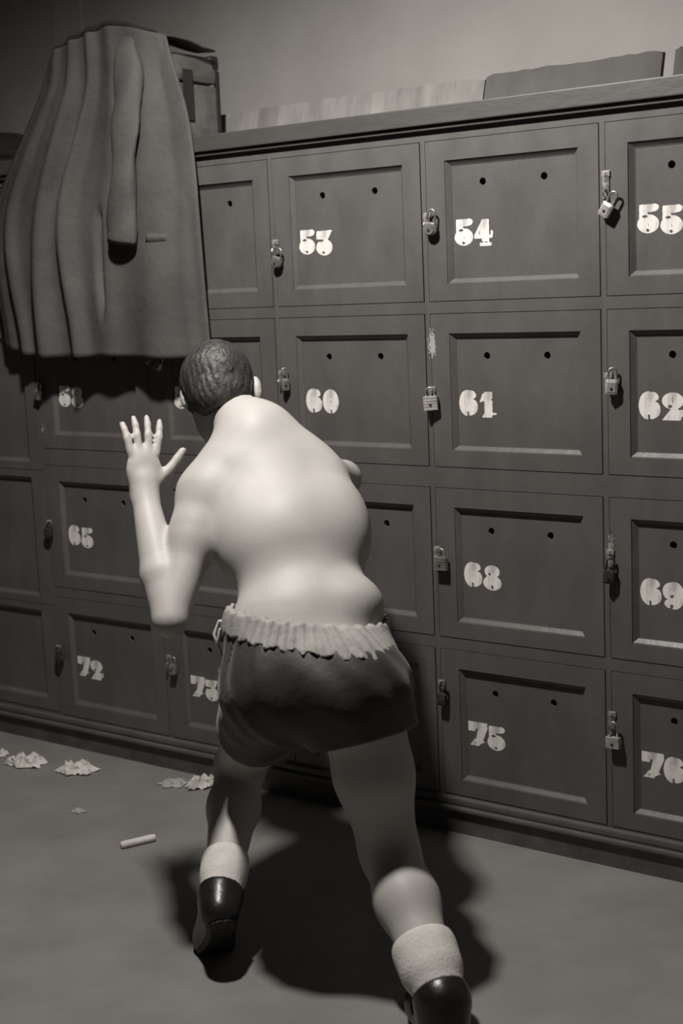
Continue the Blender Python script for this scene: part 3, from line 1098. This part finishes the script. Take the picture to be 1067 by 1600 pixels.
# hair
hl, hh_ = HeadC - .17, HeadC + .17
hs = 0.0042
F, l, X = local([('e', hp(0, -.010, .024), (.0845, .106, .098), HB, .02), ('e', hp(0, -.055, -.035), (.062, .05, .05), HB, .03)], hl, hh_, hs)
q = X - HeadC.astype(np.float32)
fs, ff, fu = q @ HS.astype(np.float32), q @ HF.astype(np.float32), q @ HU.astype(np.float32)
cut = np.maximum(ff - 0.052 - 0.35 * np.maximum(fu - .03, 0), -(fu + 0.075 - 1.05 * np.maximum(ff + .01, 0)))
rip = 0.002 * np.sin(120 * fs + 20 * np.sin(30 * ff)) * np.sin(70 * ff + 40 * fu)
FBl, _, _ = field(body, hl, hh_, hs)
F = np.maximum(np.maximum(F + rip, cut), -(FBl + .002))
hair = person_part('hair', F, l, hs, 'hair', None, 1)
hair['label'] = 'short dark tousled hair'
for sgn in (-1, 1):
    bm = bmesh.new()
    bmesh.ops.create_uvsphere(bm, u_segments=12, v_segments=8, radius=.011)
    o = from_bm('eye', bm, 'eye', person, True)
    o.location = Vector(hp(sgn * .032, .082, .008)) + Vector(PO)

# shorts
wp = V(.100, -.752, .733); wn = nrm(Z_ + .13 * R_ + .05 * F_)                       # waist plane
sh = [
    ('e', Pelvis, (.182, .128, .135), np.array([R_, F_, Z_]), .05),
    ('e', V(.106, -.850, .622), (.106, .100, .108), np.array([R_, F_, Z_]), .05),
    ('e', V(.226, -.803, .622), (.112, .100, .108), np.array([R_, F_, Z_]), .05),
    ('e', Waist, (.172, .122, .11), TB, .05),
    ('c', LHip, lerp(LHip, LKn, .62), .103, .096, .05),
    ('c', RHip, lerp(RHip, RKn, .42), .110, .106, .05),
]
sl0, sh0, hs = (-.32, -1.03, .25), (.46, -.42, .86), 0.0055
F, l, X = local(sh, sl0, sh0, hs)
FBl, _, _ = field(body, sl0, sh0, hs)
dw = (X - wp.astype(np.float32)) @ wn.astype(np.float32)
ld, rd = nrm(LKn - LHip), nrm(nrm(RKn - RHip) + V(.15, -.1, 0))
cl = (X - lerp(LHip, LKn, .42).astype(np.float32)) @ ld.astype(np.float32)
cr = (X - lerp(RHip, RKn, .26).astype(np.float32)) @ rd.astype(np.float32)
# only cut each leg on its own side
mid = (X - lerp(LHip, RHip, .5).astype(np.float32)) @ nrm(RHip - LHip).astype(np.float32)
legcut = np.where(mid < 0, cl, cr)
ang = np.arctan2((X[..., 1] - Pelvis[1]), (X[..., 0] - Pelvis[0]))
F = F + 0.002 * np.sin(ang * 13 + X[..., 2] * 45 + 2 * np.sin(ang * 3))
F = np.maximum(np.maximum(F, dw + .012), legcut)
F = np.maximum(F, -(FBl - .0035))
shorts = person_part('shorts', F, l, hs, 'shorts')
shorts['label'] = 'dark satin boxing shorts'
# gathered waistband
F, l, X = local(sh[:4], (-.15, -1.0, .62), (.36, -.5, .86), 0.004)
FBl, _, _ = field(body, (-.15, -1.0, .62), (.36, -.5, .86), 0.004)
dw = (X - wp.astype(np.float32)) @ wn.astype(np.float32)
ang = np.arctan2((X[..., 1] - Waist[1]), (X[..., 0] - Waist[0]))
band = np.maximum(F - .004 - .0025 * np.sin(ang * 52 + 1.5 * np.sin(ang * 5)), np.abs(dw + .003) - .025 - .003 * np.sin(ang * 31))
band = np.maximum(band, -(FBl - .003))
wb = person_part('waistband', band, l, 0.004, 'band', shorts, 1)
wb['label'] = 'pale gathered waistband'


def wpt(a, b, c):
    return Vector((a, b, c)) + Vector(PO)


# drawstring
cords = [[(-.055, -.80, .735), (-.085, -.815, .715), (-.100, -.81, .680), (-.098, -.80, .650), (-.106, -.80, .62), (-.115, -.795, .585)],
         [(-.055, -.80, .735), (-.100, -.80, .728), (-.112, -.805, .700), (-.096, -.81, .672)]]
bm = bmesh.new()
for cpts in cords:
    tube(bm, [wpt(*p) for p in cpts], 0.0042, 7, up=Vector((1, 0, 0)))
from_bm('drawstring', bm, 'cord', shorts, True)

# socks
for kn, an, t0, t1, r0, r1 in ((RKn, RAn, .66, 1.03, .058, .046), (LKn, LAn, .76, 1.05, .047, .044)):
    a, b = lerp(kn, an, t0), lerp(kn, an, t1)
    l0, h0 = np.minimum(a, b) - .1, np.maximum(a, b) + .1
    hs = 0.0032
    F, l, X = local([('c', a, b, r0, r1, .02), ('c', lerp(a, b, .1), lerp(a, b, .35), r0 + .006, r0 + .004, .01)], l0, h0, hs)
    FBl, _, _ = field(body, l0, h0, hs)
    d = nrm(b - a)
    F = np.maximum(F, -((X - a.astype(np.float32)) @ d.astype(np.float32)) - .012)
    F = np.maximum(F, (.008 if an is LAn else .020) - (X - an.astype(np.float32)) @ nrm(kn - an).astype(np.float32))
    F = np.maximum(F, -(FBl - .0025))
    person_part('sock', F, l, hs, 'sock')

# boots with soles and laces
for an, heel, toe, ball, lft in ((RAn, RHeel, RToe, None, False), (LAn, LHeel, LToe, LBall, True)):
    up = nrm((RKn - RAn) if not lft else (LKn - LAn))
    w_ = -.006 if lft else 0.0
    pr = [('c', an + up * .020, an, .046 + w_, .043 + w_, .02), ('c', an, heel, .043 + w_, .038 + w_, .03)]
    if lft:
        pr += [('c', an, ball, .039, .038, .03), ('c', heel, ball, .035, .039, .03), ('c', ball, toe, .039, .028, .02)]
    else:
        pr += [('c', an, lerp(an, toe, .55), .044, .040, .03), ('c', heel, lerp(heel, toe, .65), .040, .044, .03), ('c', lerp(heel, toe, .6), toe, .044, .032, .02)]
    allp = np.array([x for p in pr for x in (p[1], p[2])])
    l0, h0 = allp.min(0) - .08, allp.max(0) + .08
    hs = 0.0036
    F, l, X = local(pr, l0, h0, hs)
    FBl, _, _ = field(body, l0, h0, hs)
    topcut = (X - (an + up * (.010 if lft else .022)).astype(np.float32)) @ up.astype(np.float32)
    fa = nrm(ball - heel) if lft else nrm(V(toe[0], toe[1], heel[2]) - heel)
    fn_ = -Z_ - fa * (-Z_ @ fa)
    fn_ = nrm(fn_)
    under = (X - (heel + fn_ * .026).astype(np.float32)) @ fn_.astype(np.float32)
    if lft:
        ahead = (X - ball.astype(np.float32)) @ F_.astype(np.float32)
        under = np.where(ahead < -.012, under, 0.0105 - X[..., 2])
    topcut = np.where(np.linalg.norm(X - an.astype(np.float32), axis=-1) < (.068 if lft else .085), topcut, -1.0)
    F = np.maximum(F, topcut)
    Fs = np.maximum(np.maximum(F - .003, -under), under - .009)
    Fs = np.maximum(Fs, 0.0015 - X[..., 2])
    F = np.maximum(np.maximum(F, under + .0008), 0.0015 - X[..., 2])
    F = np.maximum(F, -(FBl - .0025))
    bt = person_part('boot', F, l, hs, 'boot')
    person_part('sole', Fs, l, hs, 'sole', bt, 1)
    bm = bmesh.new()
    e = nrm(np.cross(up, F_))
    b0 = an + up * .012 + F_ * .036
    for k in range(4):
        c0 = b0 - up * .012 * k + F_ * .006 * k
        tube(bm, [Vector(c0 - e * .020 + PO), Vector(c0 + F_ * .010 + PO), Vector(c0 + e * .020 - up * .004 + PO)], 0.0026, 6)
    from_bm('lace', bm, 'boot', bt, True)
